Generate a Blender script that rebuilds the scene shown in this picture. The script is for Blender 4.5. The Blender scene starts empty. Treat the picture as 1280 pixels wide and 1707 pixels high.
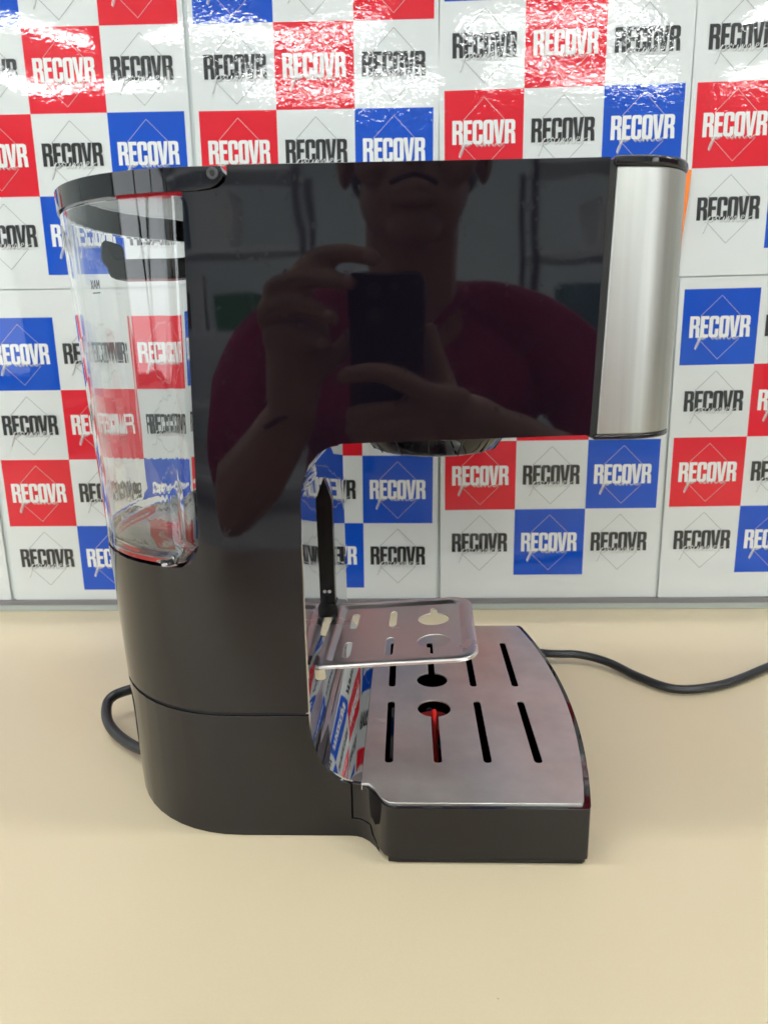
import bpy, bmesh, math, random
from mathutils import Vector, Matrix
random.seed(7)
S = bpy.context.scene
COL = S.collection
R = math.radians
# ------------------------------------------------------------------ camera, world, exposure
RM = ((0.999397, 0.030854, -0.01593), (-0.008071, -0.239785, -0.970792), (-0.033773, 0.970336, -0.239391))
CZ = 0.268
cd = bpy.data.cameras.new('camera')
cam = bpy.data.objects.new('camera', cd); COL.objects.link(cam)
r_, d_, f_ = [Vector(v) for v in RM]
m = Matrix((( r_.x, -d_.x, -f_.x, 0), (r_.y, -d_.y, -f_.y, 0), (r_.z, -d_.z, -f_.z, CZ), (0, 0, 0, 1)))
cam.matrix_world = m
cd.sensor_fit = 'HORIZONTAL'; cd.sensor_width = 36; cd.lens = 36*1212.18/1280
cd.clip_start = 0.01; cd.clip_end = 60
cd.dof.use_dof = True; cd.dof.focus_distance = 0.43; cd.dof.aperture_fstop = 19
S.camera = cam
W = bpy.data.worlds.new('World'); S.world = W; W.use_nodes = True
W.node_tree.nodes['Background'].inputs[0].default_value = (0.75, 0.8, 0.85, 1)
W.node_tree.nodes['Background'].inputs[1].default_value = 0.3
S.view_settings.view_transform = 'Standard'; S.view_settings.look = 'None'
S.view_settings.exposure = 0.08; S.view_settings.gamma = 1
S.render.engine = 'CYCLES'
S.cycles.max_bounces = 12; S.cycles.transmission_bounces = 12; S.cycles.glossy_bounces = 6; S.cycles.diffuse_bounces = 4
S.cycles.caustics_reflective = False; S.cycles.caustics_refractive = False
S.cycles.sample_clamp_indirect = 6
S.cycles.use_denoising = True
TUBE = 88.0            # radiance of the fluorescent tubes

# ------------------------------------------------------------------ materials
def mat(name, col=(.5, .5, .5), rough=.5, metal=0., **k):
    M = bpy.data.materials.new(name); M.use_nodes = True
    b = M.node_tree.nodes['Principled BSDF']
    b.inputs['Base Color'].default_value = (*col, 1)
    b.inputs['Roughness'].default_value = rough; b.inputs['Metallic'].default_value = metal
    for a, v in k.items():
        b.inputs[a.replace('_', ' ')].default_value = v
    return M
def nodes(M): return M.node_tree.nodes, M.node_tree.links, M.node_tree.nodes['Principled BSDF']
def coords(M, scale=(1, 1, 1), kind='Object', world=False):
    n, l, b = nodes(M)
    mp = n.new('ShaderNodeMapping'); mp.inputs['Scale'].default_value = scale
    if world:
        g = n.new('ShaderNodeNewGeometry'); l.new(g.outputs['Position'], mp.inputs[0])
    else:
        t = n.new('ShaderNodeTexCoord'); l.new(t.outputs[kind], mp.inputs[0])
    return mp.outputs[0]
def noise(M, vec, scale, detail=3, rough=.5, dist=0):
    n, l, b = nodes(M)
    t = n.new('ShaderNodeTexNoise'); l.new(vec, t.inputs['Vector'])
    t.inputs['Scale'].default_value = scale; t.inputs['Detail'].default_value = detail
    t.inputs['Roughness'].default_value = rough; t.inputs['Distortion'].default_value = dist
    return t.outputs['Fac']
def ramp(M, src, a, b_, p0=.4, p1=.6):
    n, l, b = nodes(M)
    r = n.new('ShaderNodeValToRGB'); l.new(src, r.inputs[0])
    r.color_ramp.elements[0].position = p0; r.color_ramp.elements[1].position = p1
    r.color_ramp.elements[0].color = (*a, 1); r.color_ramp.elements[1].color = (*b_, 1)
    return r.outputs[0]
def rough_noise(M, vec, scale, lo, hi, detail=4):
    n, l, b = nodes(M)
    f = noise(M, vec, scale, detail)
    mr = n.new('ShaderNodeMapRange'); l.new(f, mr.inputs[0])
    mr.inputs[1].default_value = .3; mr.inputs[2].default_value = .7
    mr.inputs[3].default_value = lo; mr.inputs[4].default_value = hi
    l.new(mr.outputs[0], b.inputs['Roughness'])
def bump(M, fac, strength, dist, socket='Normal', chain=None):
    n, l, b = nodes(M)
    u = n.new('ShaderNodeBump'); u.inputs['Strength'].default_value = strength; u.inputs['Distance'].default_value = dist
    l.new(fac, u.inputs['Height'])
    if chain: l.new(chain, u.inputs['Normal'])
    if socket: l.new(u.outputs[0], b.inputs[socket])
    return u.outputs[0]

def print_mat(name, col, var=.06):
    """printed paper under a rippled glossy laminate"""
    M = mat(name, col, .55, Coat_Weight=1., Coat_Roughness=.012, Coat_IOR=1.43, Specular_IOR_Level=.0)
    n, l, b = nodes(M)
    p = coords(M, world=True)
    f = noise(M, p, 9, 3)
    c0 = tuple(x*(1-var) for x in col); c1 = tuple(min(1, x*(1+var)) for x in col)
    l.new(ramp(M, f, c0, c1, .3, .7), b.inputs['Base Color'])
    ripple = noise(M, coords(M, (1, 1, 1.35), world=True), 210, 1.5, .5, .6)
    # the laminate is rippled in places and flat in others
    msk = n.new('ShaderNodeMapRange'); l.new(noise(M, p, 7, 2), msk.inputs[0])
    msk.inputs[1].default_value = .47; msk.inputs[2].default_value = .56; msk.inputs[3].default_value = .22; msk.inputs[4].default_value = 1
    mul = n.new('ShaderNodeMath'); mul.operation = 'MULTIPLY'; l.new(ripple, mul.inputs[0]); l.new(msk.outputs[0], mul.inputs[1])
    warp = noise(M, coords(M, (1, 1, .6), world=True), 6, 1)
    w = bump(M, warp, 1., .004, None)
    bump(M, mul.outputs[0], 1., .000065, 'Coat Normal', w)
    return M
M_white = print_mat('printed_white', (.70, .735, .74), .03)
M_red = print_mat('printed_red', (.66, .016, .032))
M_blue = print_mat('printed_blue', (.008, .075, .50))
M_ink = print_mat('printed_charcoal', (.035, .035, .036))
M_letter = print_mat('printed_light_lettering', (.80, .82, .82), .03)
M_grey = print_mat('printed_grey_line', (.14, .15, .15))
M_shade = print_mat('printed_soft_grey', (.42, .44, .44))
M_line = print_mat('printed_pale_line', (.62, .55, .55))

M_black = mat('gloss_black_plastic', (.004, .003, .006), .04, IOR=1.49)
bump(M_black, noise(M_black, coords(M_black, world=True), 14, 2), .25, .0012)
n_, l_, b_ = nodes(M_black)
_f = noise(M_black, coords(M_black, world=True), 260, 2)
_mr = n_.new('ShaderNodeMapRange'); l_.new(_f, _mr.inputs[0]); _mr.inputs[1].default_value = .62; _mr.inputs[2].default_value = .8
_mr.inputs[3].default_value = .035; _mr.inputs[4].default_value = .16; l_.new(_mr.outputs[0], b_.inputs['Roughness'])
M_matt = mat('satin_black_plastic', (.012, .012, .013), .3)
M_rail = mat('black_rail_plastic', (.004, .004, .005), .22, Specular_IOR_Level=.25)
M_gap = mat('shadow_gap_black', (.003, .003, .003), .6)
M_lidm = mat('lid_smoked_plastic', (.02, .018, .018), .05, IOR=1.7)
M_chrome = mat('chrome', (.55, .56, .60), .03, 1.)
_c = coords(M_chrome, (1, 1, .22), world=True)
bump(M_chrome, noise(M_chrome, _c, 40, 1), .10, .0012)
M_steel = mat('satin_steel', (.62, .61, .59), .36, 1.)
rough_noise(M_steel, coords(M_steel, world=True), 18, .33, .42, 2)
n_, l_, b_ = nodes(M_steel)
l_.new(ramp(M_steel, noise(M_steel, coords(M_steel, world=True), 28, 5, .6), (.70, .685, .655), (.82, .805, .775), .35, .65), b_.inputs['Base Color'])
bump(M_steel, noise(M_steel, coords(M_steel, (60, 1, 1), world=True), 30, 2), .05, .0003)
M_plate = mat('soft_steel', (.80, .775, .78), .26, 1.)
rough_noise(M_plate, coords(M_plate, world=True), 25, .27, .34, 2)
M_brush = mat('brushed_steel', (.70, .70, .66), .42, 1.)
n_, l_, b_ = nodes(M_brush)
_v = coords(M_brush, (1, 1, 26), world=True)
l_.new(ramp(M_brush, noise(M_brush, coords(M_brush, (150, 150, 3), world=True), 1, 3), (.46, .46, .43), (.58, .585, .55), .3, .7), b_.inputs['Base Color'])
bump(M_brush, noise(M_brush, _v, 55, 3, .7), .07, .0006)
b_.inputs['Anisotropic'].default_value = .5
M_glass = mat('clear_tank_plastic', (.985, .985, .99), .0, 0., IOR=1.46, Transmission_Weight=1.)
bump(M_glass, noise(M_glass, coords(M_glass, (1, 1, .35), world=True), 30, 1), .08, .0010)
M_smoke = mat('smoked_handle_plastic', (.008, .006, .005), .25, IOR=1.3)
M_redp = mat('red_float_plastic', (.85, .02, .015), .4)
M_cable = mat('rubber_cable', (.008, .009, .011), .36)
bump(M_cable, noise(M_cable, coords(M_cable, world=True), 700, 2), .3, .0006)
M_table = mat('cream_laminate', (.72, .60, .39), .32, Specular_IOR_Level=.45)
n_, l_, b_ = nodes(M_table)
_p = coords(M_table, world=True)
l_.new(ramp(M_table, noise(M_table, _p, 3, 4), (.70, .59, .405), (.74, .624, .432), .3, .7), b_.inputs['Base Color'])
_s = n_.new('ShaderNodeTexVoronoi'); _s.inputs['Scale'].default_value = 38; l_.new(_p, _s.inputs['Vector'])
_t = n_.new('ShaderNodeMath'); _t.operation = 'LESS_THAN'; _t.inputs[1].default_value = .013; l_.new(_s.outputs['Distance'], _t.inputs[0])
_k = n_.new('ShaderNodeMath'); _k.operation = 'MULTIPLY'; l_.new(_t.outputs[0], _k.inputs[0])
_g = n_.new('ShaderNodeMath'); _g.operation = 'GREATER_THAN'; _g.inputs[1].default_value = .60; l_.new(noise(M_table, _p, 11, 1), _g.inputs[0]); l_.new(_g.outputs[0], _k.inputs[1])
_m = n_.new('ShaderNodeMixRGB'); l_.new(_k.outputs[0], _m.inputs[0]); l_.new(b_.inputs['Base Color'].links[0].from_socket, _m.inputs[1]); _m.inputs[2].default_value = (.22, .17, .11, 1)
_f2 = n_.new('ShaderNodeMixRGB'); _f2.blend_type = 'MULTIPLY'; _f2.inputs[0].default_value = 1; l_.new(_m.outputs[0], _f2.inputs[1])
l_.new(ramp(M_table, noise(M_table, _p, 900, 2), (.985, .98, .975), (1.0, 1.0, 1.0), .35, .6), _f2.inputs[2]); l_.new(_f2.outputs[0], b_.inputs['Base Color'])
rough_noise(M_table, _p, 9, .29, .37, 2)
bump(M_table, noise(M_table, _p, 300, 2), .02, .0003)
M_alu = mat('grey_trim', (.42, .46, .44), .4)
M_trimd = mat('dark_trim', (.20, .19, .20), .5)
M_wall = mat('painted_wall', (.62, .68, .68), .6)
M_floor = mat('floor_vinyl', (.48, .47, .44), .5)
M_ceil = mat('ceiling_tile', (.75, .76, .75), .8)
M_orange = mat('orange_card', (.85, .20, .01), .5)
M_scuff = mat('brown_scuff', (.45, .42, .36), .6)
M_tube = mat('tube_light', (1, 1, 1), .5, Emission_Color=(.97, 1., .98, 1), Emission_Strength=TUBE)
M_hous = mat('lamp_housing', (.75, .77, .78), .4)
M_skin = mat('skin', (.46, .25, .17), .5, Subsurface_Weight=.0)
M_shirt = mat('maroon_cotton', (.36, .016, .075), .8)
bump(M_shirt, noise(M_shirt, coords(M_shirt, (1, 1, .6), world=True), 16, 3), .7, .03)
M_hair = mat('black_hair', (.012, .01, .009), .5)
M_lip = mat('lip', (.28, .09, .08), .45)
M_nail = mat('fingernail', (.55, .30, .24), .25)
M_phone = mat('phone_glass', (.012, .014, .022), .12)
M_thread = mat('maroon_thread', (.10, .01, .04), .8)
M_teal = mat('teal_paint', (.10, .22, .24), .5)
M_carton = mat('brown_cardboard', (.36, .25, .15), .8)
M_wcarton = mat('white_carton', (.7, .7, .68), .6)
M_dgreen = mat('green_carton', (.05, .20, .10), .6)
M_dgrey = mat('dark_metal', (.08, .085, .09), .5)

# ------------------------------------------------------------------ builders
def link(o, parent=None):
    COL.objects.link(o)
    if parent is not None: o.parent = parent
    return o
def new(name, me, mt, parent=None, smooth=None, bev=None):
    me.materials.clear(); me.materials.append(mt)
    o = bpy.data.objects.new(name, me); link(o, parent)
    if smooth is not None:
        for p in me.polygons: p.use_smooth = True
        me.set_sharp_from_angle(angle=R(smooth))
    if bev:
        b = o.modifiers.new('b', 'BEVEL'); b.width = bev[0]; b.segments = bev[1]; b.limit_method = 'ANGLE'
        b.angle_limit = R(bev[2] if len(bev) > 2 else 40); b.harden_normals = False
        w = o.modifiers.new('w', 'WEIGHTED_NORMAL'); w.keep_sharp = True
    return o
def mk(name, vs, fs, mt, parent=None, **k):
    me = bpy.data.meshes.new(name); me.from_pydata([tuple(v) for v in vs], [], fs); me.update()
    return new(name, me, mt, parent, **k)
def tag(o, label, cat, group=None, kind=None):
    if label: o['label'] = label
    if cat: o['category'] = cat
    if group: o['group'] = group
    if kind: o['kind'] = kind
    return o
def empty(name, loc=(0, 0, 0)):
    o = bpy.data.objects.new(name, None); o.location = loc; o.empty_display_size = .05
    return link(o)
def box_data(x0, x1, y0, y1, z0, z1):
    v = [(x, y, z) for z in (z0, z1) for y in (y0, y1) for x in (x0, x1)]
    f = [(0, 2, 3, 1), (4, 5, 7, 6), (0, 1, 5, 4), (2, 6, 7, 3), (0, 4, 6, 2), (1, 3, 7, 5)]
    return v, f
def box(name, b, mt, parent=None, bev=None):
    v, f = box_data(*b)
    return mk(name, v, f, mt, parent, bev=bev, smooth=30 if bev else None)
def prism_xz(pts, y0, y1):
    n = len(pts)
    v = [(x, y0, z) for x, z in pts] + [(x, y1, z) for x, z in pts]
    f = [tuple(range(n)), tuple(range(2*n-1, n-1, -1))] + [(i, i+n, (i+1) % n+n, (i+1) % n) for i in range(n)]
    return v, f
def prism_xy(levels):
    """levels: list of (outline pts, z); same count; capped loft"""
    n = len(levels[0][0]); v = []; f = []
    for pts, z in levels: v += [(x, y, z) for x, y in pts]
    for k in range(len(levels)-1):
        for i in range(n):
            j = (i+1) % n; f.append((k*n+i, k*n+j, (k+1)*n+j, (k+1)*n+i))
    f.append(tuple(range(n-1, -1, -1))); f.append(tuple(range((len(levels)-1)*n, len(levels)*n)))
    return v, f
def arc(cx, cy, r, a0, a1, n=10, ry=None):
    ry = ry or r
    return [(cx+r*math.cos(R(a0+(a1-a0)*i/n)), cy+ry*math.sin(R(a0+(a1-a0)*i/n))) for i in range(n+1)]
def fix_normals(me):
    bm = bmesh.new(); bm.from_mesh(me); bmesh.ops.recalc_face_normals(bm, faces=bm.faces); bm.to_mesh(me); bm.free()
def raw(vs, fs):
    me = bpy.data.meshes.new('t'); me.from_pydata([tuple(v) for v in vs], [], fs); me.update(); fix_normals(me); return me
def boolean(meA, meB, op='INTERSECT'):
    a = bpy.data.objects.new('a', meA); b = bpy.data.objects.new('b', meB); COL.objects.link(a); COL.objects.link(b)
    mo = a.modifiers.new('x', 'BOOLEAN'); mo.operation = op; mo.object = b; mo.solver = 'EXACT'
    bpy.context.view_layer.update()
    me = bpy.data.meshes.new_from_object(a.evaluated_get(bpy.context.evaluated_depsgraph_get()))
    bpy.data.objects.remove(a); bpy.data.objects.remove(b)
    bm = bmesh.new(); bm.from_mesh(me); bmesh.ops.remove_doubles(bm, verts=bm.verts, dist=1e-6)
    bmesh.ops.dissolve_degenerate(bm, dist=1e-6, edges=bm.edges); bm.to_mesh(me); bm.free()
    return me
def flat(polys, extrude=0., bevel=0., res=1):
    """2-D filled shape (first outlines, then holes) -> mesh in the XY plane"""
    cu = bpy.data.curves.new('c', 'CURVE'); cu.dimensions = '2D'; cu.fill_mode = 'BOTH'
    cu.extrude = extrude; cu.bevel_depth = bevel; cu.bevel_resolution = res
    for pts in polys:
        s = cu.splines.new('POLY'); s.points.add(len(pts)-1); s.use_cyclic_u = True
        for i, p in enumerate(pts): s.points[i].co = (p[0], p[1], 0, 1)
    o = bpy.data.objects.new('c', cu); COL.objects.link(o); bpy.context.view_layer.update()
    me = bpy.data.meshes.new_from_object(o.evaluated_get(bpy.context.evaluated_depsgraph_get()))
    bpy.data.objects.remove(o); bpy.data.curves.remove(cu)
    return me
def tube(path, r, seg=10, closed=False, flat_=1.0):
    v = []; f = []; P = [Vector(p) for p in path]; n = len(P); up = Vector((0, 0, 1))
    for i, p in enumerate(P):
        t = (P[min(i+1, n-1)]-P[max(i-1, 0)]).normalized()
        s = t.cross(up); s = s.normalized() if s.length > 1e-4 else Vector((1, 0, 0)); u = s.cross(t).normalized()
        rr = r[i] if isinstance(r, (list, tuple)) else r
        for k in range(seg):
            a = 2*math.pi*k/seg; v.append(p+s*math.cos(a)*rr+u*math.sin(a)*rr*flat_)
    for i in range(n-1):
        for k in range(seg): f.append((i*seg+k, i*seg+(k+1) % seg, (i+1)*seg+(k+1) % seg, (i+1)*seg+k))
    f.append(tuple(range(seg-1, -1, -1))); f.append(tuple(range((n-1)*seg, n*seg)))
    return v, f
def spline(pts, n=10):
    P = [Vector(p) for p in pts]; out = []
    for i in range(len(P)-1):
        p0 = P[max(i-1, 0)]; p1 = P[i]; p2 = P[i+1]; p3 = P[min(i+2, len(P)-1)]
        for k in range(n):
            t = k/n; out.append(.5*((2*p1)+(p2-p0)*t+(2*p0-5*p1+4*p2-p3)*t*t+(3*p1-p0-3*p2+p3)*t**3))
    out.append(P[-1]); return out
def lathe(prof, seg, cx, cy):
    v = []; f = []
    for (r, z) in prof:
        for k in range(seg):
            a = 2*math.pi*k/seg; v.append((cx+r*math.cos(a), cy+r*math.sin(a), z))
    for i in range(len(prof)-1):
        for k in range(seg): f.append((i*seg+k, i*seg+(k+1) % seg, (i+1)*seg+(k+1) % seg, (i+1)*seg+k))
    return v, f

# ------------------------------------------------------------------ the room (seen in the reflections)
def struct(name, b, mt):
    return tag(box(name, b, mt), None, None, kind='structure')
WY = .6829
struct('wall', (-3.6, 4.2, WY+.002, WY+.12, -.76, 1.96), M_wall)
struct('floor', (-3.6, 4.2, -6.4, WY+.12, -.86, -.76), M_floor)
struct('ceiling', (-3.6, 4.2, -6.4, WY+.12, 1.96, 2.05), M_ceil)
struct('wall', (-3.7, -3.6, -6.4, WY+.12, -.86, 2.05), M_wall)
struct('wall', (4.2, 4.3, -6.4, WY+.12, -.86, 2.05), M_wall)
struct('wall', (-3.7, 4.3, -6.5, -6.4, -.86, 2.05), M_wall)
def lamp(x, y, label):
    e = empty('fluorescent_lamp', (x, y, 1.96))
    tag(e, label, 'ceiling lamp', 'fluorescent lamps on the ceiling')
    v, f = prism_xz([(-.62, 0), (-.62, -.03), (-.60, -.045), (.60, -.045), (.62, -.03), (.62, 0)], -.09, .09)
    mk('lamp_housing', v, f, M_hous, e)
    for q in (-1, 1):
        v, f = tube([(-.59, q*.045, -.062), (.59, q*.045, -.062)], .0058, 8); mk('lamp_tube', v, f, M_tube, e, smooth=60)
    return e
for j, y in enumerate((.3, -1.9, -3.2, -4.0)):
    for i in range(4):
        lamp(-2.4+i*1.62+(j % 2)*.3, y, '%s fluorescent ceiling lamp in the %s row from the posters' % (
            ('leftmost', 'second from left', 'third from left', 'rightmost')[i], ('nearest', 'second', 'third', 'farthest')[j]))

def window(x, sx, label, st):  # glowing side window, never in view, added to brighten table and posters
    M_fill = mat('fill_pane', (.8, .85, .9), .5, Emission_Color=(.93, .97, 1, 1), Emission_Strength=st)
    e = empty('fill_window', (x, -3.6, .75)); e2 = e.location
    tag(e, label, 'window', 'windows added to light the table from the sides')
    def pt(name, b, mt):
        o = box(name, b, mt); o.parent = e; o.matrix_parent_inverse = Matrix.Translation(e2).inverted()
    for k in range(3):
        y0 = -5.2+k*1.32; pt('pane', (min(x, x+sx*.02), max(x, x+sx*.02), y0+.04, y0+1.28, .04, 1.56), M_fill)
    for k in range(4):
        y0 = -5.2+k*1.32; pt('mullion', (min(x, x+sx*.05), max(x, x+sx*.05), y0-.03, y0+.03, .0, 1.6), M_dgrey)
    for z in (-.03, 1.6): pt('rail', (min(x, x+sx*.05), max(x, x+sx*.05), -5.23, -1.21, z, z+.06), M_dgrey)
window(-3.598, 1, 'wide glowing window added for light in the side wall to the left of the table', 2.2)
window(4.198, -1, 'wide glowing window added for light in the side wall to the right of the table', 3.8)
# table
tb = empty('table', (.1, .2, 0)); tag(tb, 'wide cream laminate table carrying the coffee machine', 'table')
def at(o, x, y, z):      # place world-space geometry under an empty
    return o
def unpar(o, e): o.parent = e; o.matrix_parent_inverse = Matrix.Translation(e.location).inverted(); return o
unpar(box('tabletop', (-1.3, 1.5, -.216, WY+.0015, -.03, 0), M_table, bev=(.002, 2)), tb)
for x in (-1.2, 1.35):
    for y in (-.14, .56): unpar(box('leg', (x, x+.05, y, y+.05, -.758, -.0305), M_dgrey), tb)
# trim along the foot of the wall
tag(box('wall_trim', (-1.3, 1.5, WY-.0040, WY+.0018, .0004, .0060), M_alu), 'pale grey green trim strip along the back edge of the table', 'trim')
tr = tag(box('poster_ledge', (-1.3, 1.5, WY-.0030, WY+.0018, .0062, .0108), M_trimd), 'thin dark ledge under the lower row of posters', 'trim')

# ------------------------------------------------------------------ posters
C = .067; CH = .067*.98995
def rnd(x0, y0, x1, y1, r, n=4):
    return arc(x1-r, y1-r, r, 0, 90, n)+arc(x0+r, y1-r, r, 90, 180, n)+arc(x0+r, y0+r, r, 180, 270, n)+arc(x1-r, y0+r, r, 270, 360, n)
def sh(p, dx): return [(x+dx, y) for x, y in p]
GR = [[(0, 0), (0, 1), (.31, 1)]+arc(.31, .87, .13, 80, 0, 4)+[(.44, .64)]+[(.42, .56), (.37, .52), (.42, .47), (.44, .40), (.455, 0), (.285, 0), (.275, .38), (.25, .43), (.17, .43), (.17, 0)],
      [(.17, .58), (.17, .86), (.24, .86), (.27, .83), (.27, .61), (.24, .58)]]
GE = [[(0, 0), (0, 1), (.36, 1), (.36, .85), (.17, .85), (.17, .6), (.33, .6), (.33, .44), (.17, .44), (.17, .15), (.36, .15), (.36, 0)]]
GC = [[(.43, .62), (.43, .86)]+arc(.30, .87, .13, 10, 90, 4)+arc(.13, .87, .13, 90, 180, 4)+arc(.13, .13, .13, 180, 270, 4)+arc(.30, .13, .13, 270, 350, 4)
      + [(.43, .40), (.27, .40), (.27, .17), (.25, .14), (.19, .14), (.17, .17), (.17, .83), (.19, .86), (.25, .86), (.27, .83), (.27, .62)]]
GO = [rnd(0, 0, .44, 1, .13), [(.17, .17), (.17, .83), (.19, .86), (.25, .86), (.27, .83), (.27, .17), (.25, .14), (.19, .14)]]
GV = [[(0, 1), (.17, 1), (.235, .30), (.30, 1), (.46, 1), (.335, 0), (.135, 0)]]
def word_mesh():
    polys = []; x = 0
    for g, w in ((GR, .455), (GE, .36), (GC, .43), (GO, .44), (GV, .46), (GR, .455)):
        polys.append([sh(p, x) for p in g]); x += w+(.022 if g is not GO else -.01)
    x -= .022
    bmm = bmesh.new()
    for g in polys:
        me = flat([[((px/x)*.80*C, py*.283*CH) for px, py in p] for p in g])
        bmm.from_mesh(me)
    me = bpy.data.meshes.new('lettering'); bmm.to_mesh(me); bmm.free(); return me
def ribbon(paths, w):
    v = []; f = []
    for P in paths:
        n = len(P); b = len(v)
        for i, p in enumerate(P):
            t = Vector(P[min(i+1, n-1)])-Vector(P[max(i-1, 0)]); t = t.normalized() if t.length else Vector((1, 0))
            s = Vector((-t.y, t.x))*w*(.6+.5*abs(t.y)); v += [(p[0]+s.x, p[1]+s.y, 0), (p[0]-s.x, p[1]-s.y, 0)]
        for i in range(n-1): f.append((b+2*i, b+2*i+1, b+2*i+3, b+2*i+2))
    return v, f
def script_mesh():
    # the handwritten word under the block letters: p r i m e
    L = [[(-.02, .0), (.03, .05), (.055, .085), (.03, .02), (.0, -.06), (-.03, -.13), (-.045, -.15), (-.04, -.11), (.0, -.02), (.05, .06), (.09, .085), (.105, .05), (.08, .01), (.045, .005), (.10, .02),
          (.16, .07), (.18, .095), (.185, .07), (.215, .075), (.205, .03), (.225, .005), (.26, .03), (.285, .075), (.275, .02), (.30, .0), (.335, .05), (.35, .08), (.345, .0), (.375, .06), (.405, .08),
          (.405, .0), (.44, .06), (.465, .08), (.465, .02), (.49, .0), (.53, .03), (.58, .06), (.59, .085), (.56, .085), (.545, .03), (.57, .0), (.62, .02), (.68, .06), (.73, .075)]]
    paths = [[(p.x*C*.82, p.y*C*(.80 if p.y > 0 else .85)) for p in spline([(a, b, 0) for a, b in q], 4)] for q in L]
    v, f = ribbon(paths, .00023)
    me = bpy.data.meshes.new('script'); me.from_pydata(v, [], f); return me
def quad_mesh(x0, y0, x1, y1):
    me = bpy.data.meshes.new('q'); me.from_pydata([(x0, y0, 0), (x1, y0, 0), (x1, y1, 0), (x0, y1, 0)], [], [(0, 1, 2, 3)]); return me
def diamond_mesh(gap):
    h = .415*C; c = (0, 0); t = .00016; v = []; f = []
    def seg(a, b):
        a = Vector(a); b = Vector(b); d = (b-a).normalized(); s = Vector((-d.y, d.x))*t; k = len(v)
        v.extend([(a.x+s.x, a.y+s.y, 0), (a.x-s.x, a.y-s.y, 0), (b.x-s.x, b.y-s.y, 0), (b.x+s.x, b.y+s.y, 0)]); f.append((k, k+1, k+2, k+3))
    g = .36*h
    for sx in (-1, 1):
        for sz in (-1, 1): seg((0, sz*h), (sx*(h-g), sz*g))
    me = bpy.data.meshes.new('d'); me.from_pydata(v, [], f); return me
def rot90(me):           # XY sheet -> XZ plane facing -Y
    me.transform(Matrix(((1, 0, 0, 0), (0, 0, -1, 0), (0, 1, 0, 0), (0, 0, 0, 1)))); me.update(); return me
WORD = rot90(word_mesh()); SCR = rot90(script_mesh()); SQ = rot90(quad_mesh(0, -CH, C, 0)); DIA = rot90(diamond_mesh(.3))
def variant(me, mt):
    c = me.copy(); c.materials.clear(); c.materials.append(mt); return c
WORDS = {'w': variant(WORD, M_ink), 'r': variant(WORD, M_letter), 'b': variant(WORD, M_letter)}
SCRS = {'w': variant(SCR, M_letter), 'r': variant(SCR, M_letter), 'b': variant(SCR, M_letter)}
SHD = {'w': variant(SCR, M_shade), 'r': variant(SCR, M_shade), 'b': variant(SCR, M_shade)}
DIAS = {'w': variant(DIA, M_grey), 'r': variant(DIA, M_line), 'b': variant(DIA, M_line)}
SQS = {'r': variant(SQ, M_red), 'b': variant(SQ, M_blue)}
PAT = ['bwr', 'wrw', 'rwb', 'wbw']
def poster(u, v, t, top, bot, label, x0=None, x1=None):
    e = empty('poster', (u, WY, v+CZ)); e.rotation_euler = (0, -t, 0)
    tag(e, label, 'poster', 'checkered posters on the wall')
    x0 = -.0045 if x0 is None else x0; x1 = .2055 if x1 is None else x1
    zt = top-v; zb = bot-v
    nx, nz = 12, 16; vs = []; fs = []
    for k in range(nz+1):
        for i in range(nx+1): vs.append((x0+(x1-x0)*i/nx, 0, zb+(zt-zb)*k/nz))
    for k in range(nz):
        for i in range(nx): a = k*(nx+1)+i; fs.append((a, a+1, a+nx+2, a+nx+1))
    b = len(vs)
    vs += [(x0, .0010, zb), (x1, .0010, zb), (x1, .0010, zt), (x0, .0010, zt)]
    fs += [(0, b, b+1, nx), (nz*(nx+1), nz*(nx+1)+nx, b+2, b+3), (b, b+3, b+2, b+1)]
    mk('sheet', vs, fs, M_white, e)
    def add(name, me, x, y, z):
        o = bpy.data.objects.new(name, me); o.parent = e; o.location = (x, y, z); COL.objects.link(o); return o
    for j, row in enumerate(PAT):
        for i, c in enumerate(row):
            X = i*C; Z = -j*CH
            if c in SQS: add('printed_square', SQS[c], X, -.00015, Z)
            add('printed_diamond', DIAS[c], X+C/2, -.00030, Z-.506*CH)
            add('printed_shadow_script', SHD[c], X+.235*C, -.00040, Z-.668*CH)
            add('printed_lettering', WORDS[c], X+.10*C, -.00050, Z-.636*CH)
            add('printed_script', SCRS[c], X+.225*C, -.00060, Z-.656*CH)
    return e
SEAM = .0437; BOT = -.2575
D = math.radians
poster(-.3899, .3216, D(-.35), .345, SEAM+.0006, 'upper poster above the water tank, left of the hinge of its lid')
poster(-.1760, .3199, D(-.49), .345, SEAM+.0006, 'upper poster rising behind the left half of the black machine head')
poster(.0324, .3304, D(.31), .345, SEAM+.0006, 'upper poster rising behind the right half of the machine head and its steel front')
poster(.2426, .3315, D(.58), .345, SEAM+.0006, 'upper poster at the right edge of the photo beside the steel front')
poster(.2468, .0333, D(.41), SEAM-.0004, BOT, 'lower poster at the right edge of the photo above the power cable')
poster(.0345, .0319, D(.17), SEAM-.0004, BOT, 'lower poster seen below the brew head and steel front, with a brown scuff')
poster(-.1763, .0207, D(-.51), SEAM-.0004, BOT, 'lower poster half hidden behind the column, seen through the opening of the machine')
poster(-.3933, .0189, D(-.13), SEAM-.0004, BOT, 'lower poster seen left of the machine and through the clear water tank')
poster(-.6060, .3216, D(-.3), .345, SEAM+.0006, 'upper poster outside the left edge of the photo')
poster(-.6080, .0189, D(-.1), SEAM-.0004, BOT, 'lower poster of which only a blank margin shows at the left edge')
e = empty('shade_shelf', (.1, .61, .70)); tag(e, 'narrow pale shelf added on the wall to shade the upper row of posters', 'shelf')  # unseen shelf, added to keep lamp light off the upper posters
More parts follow.
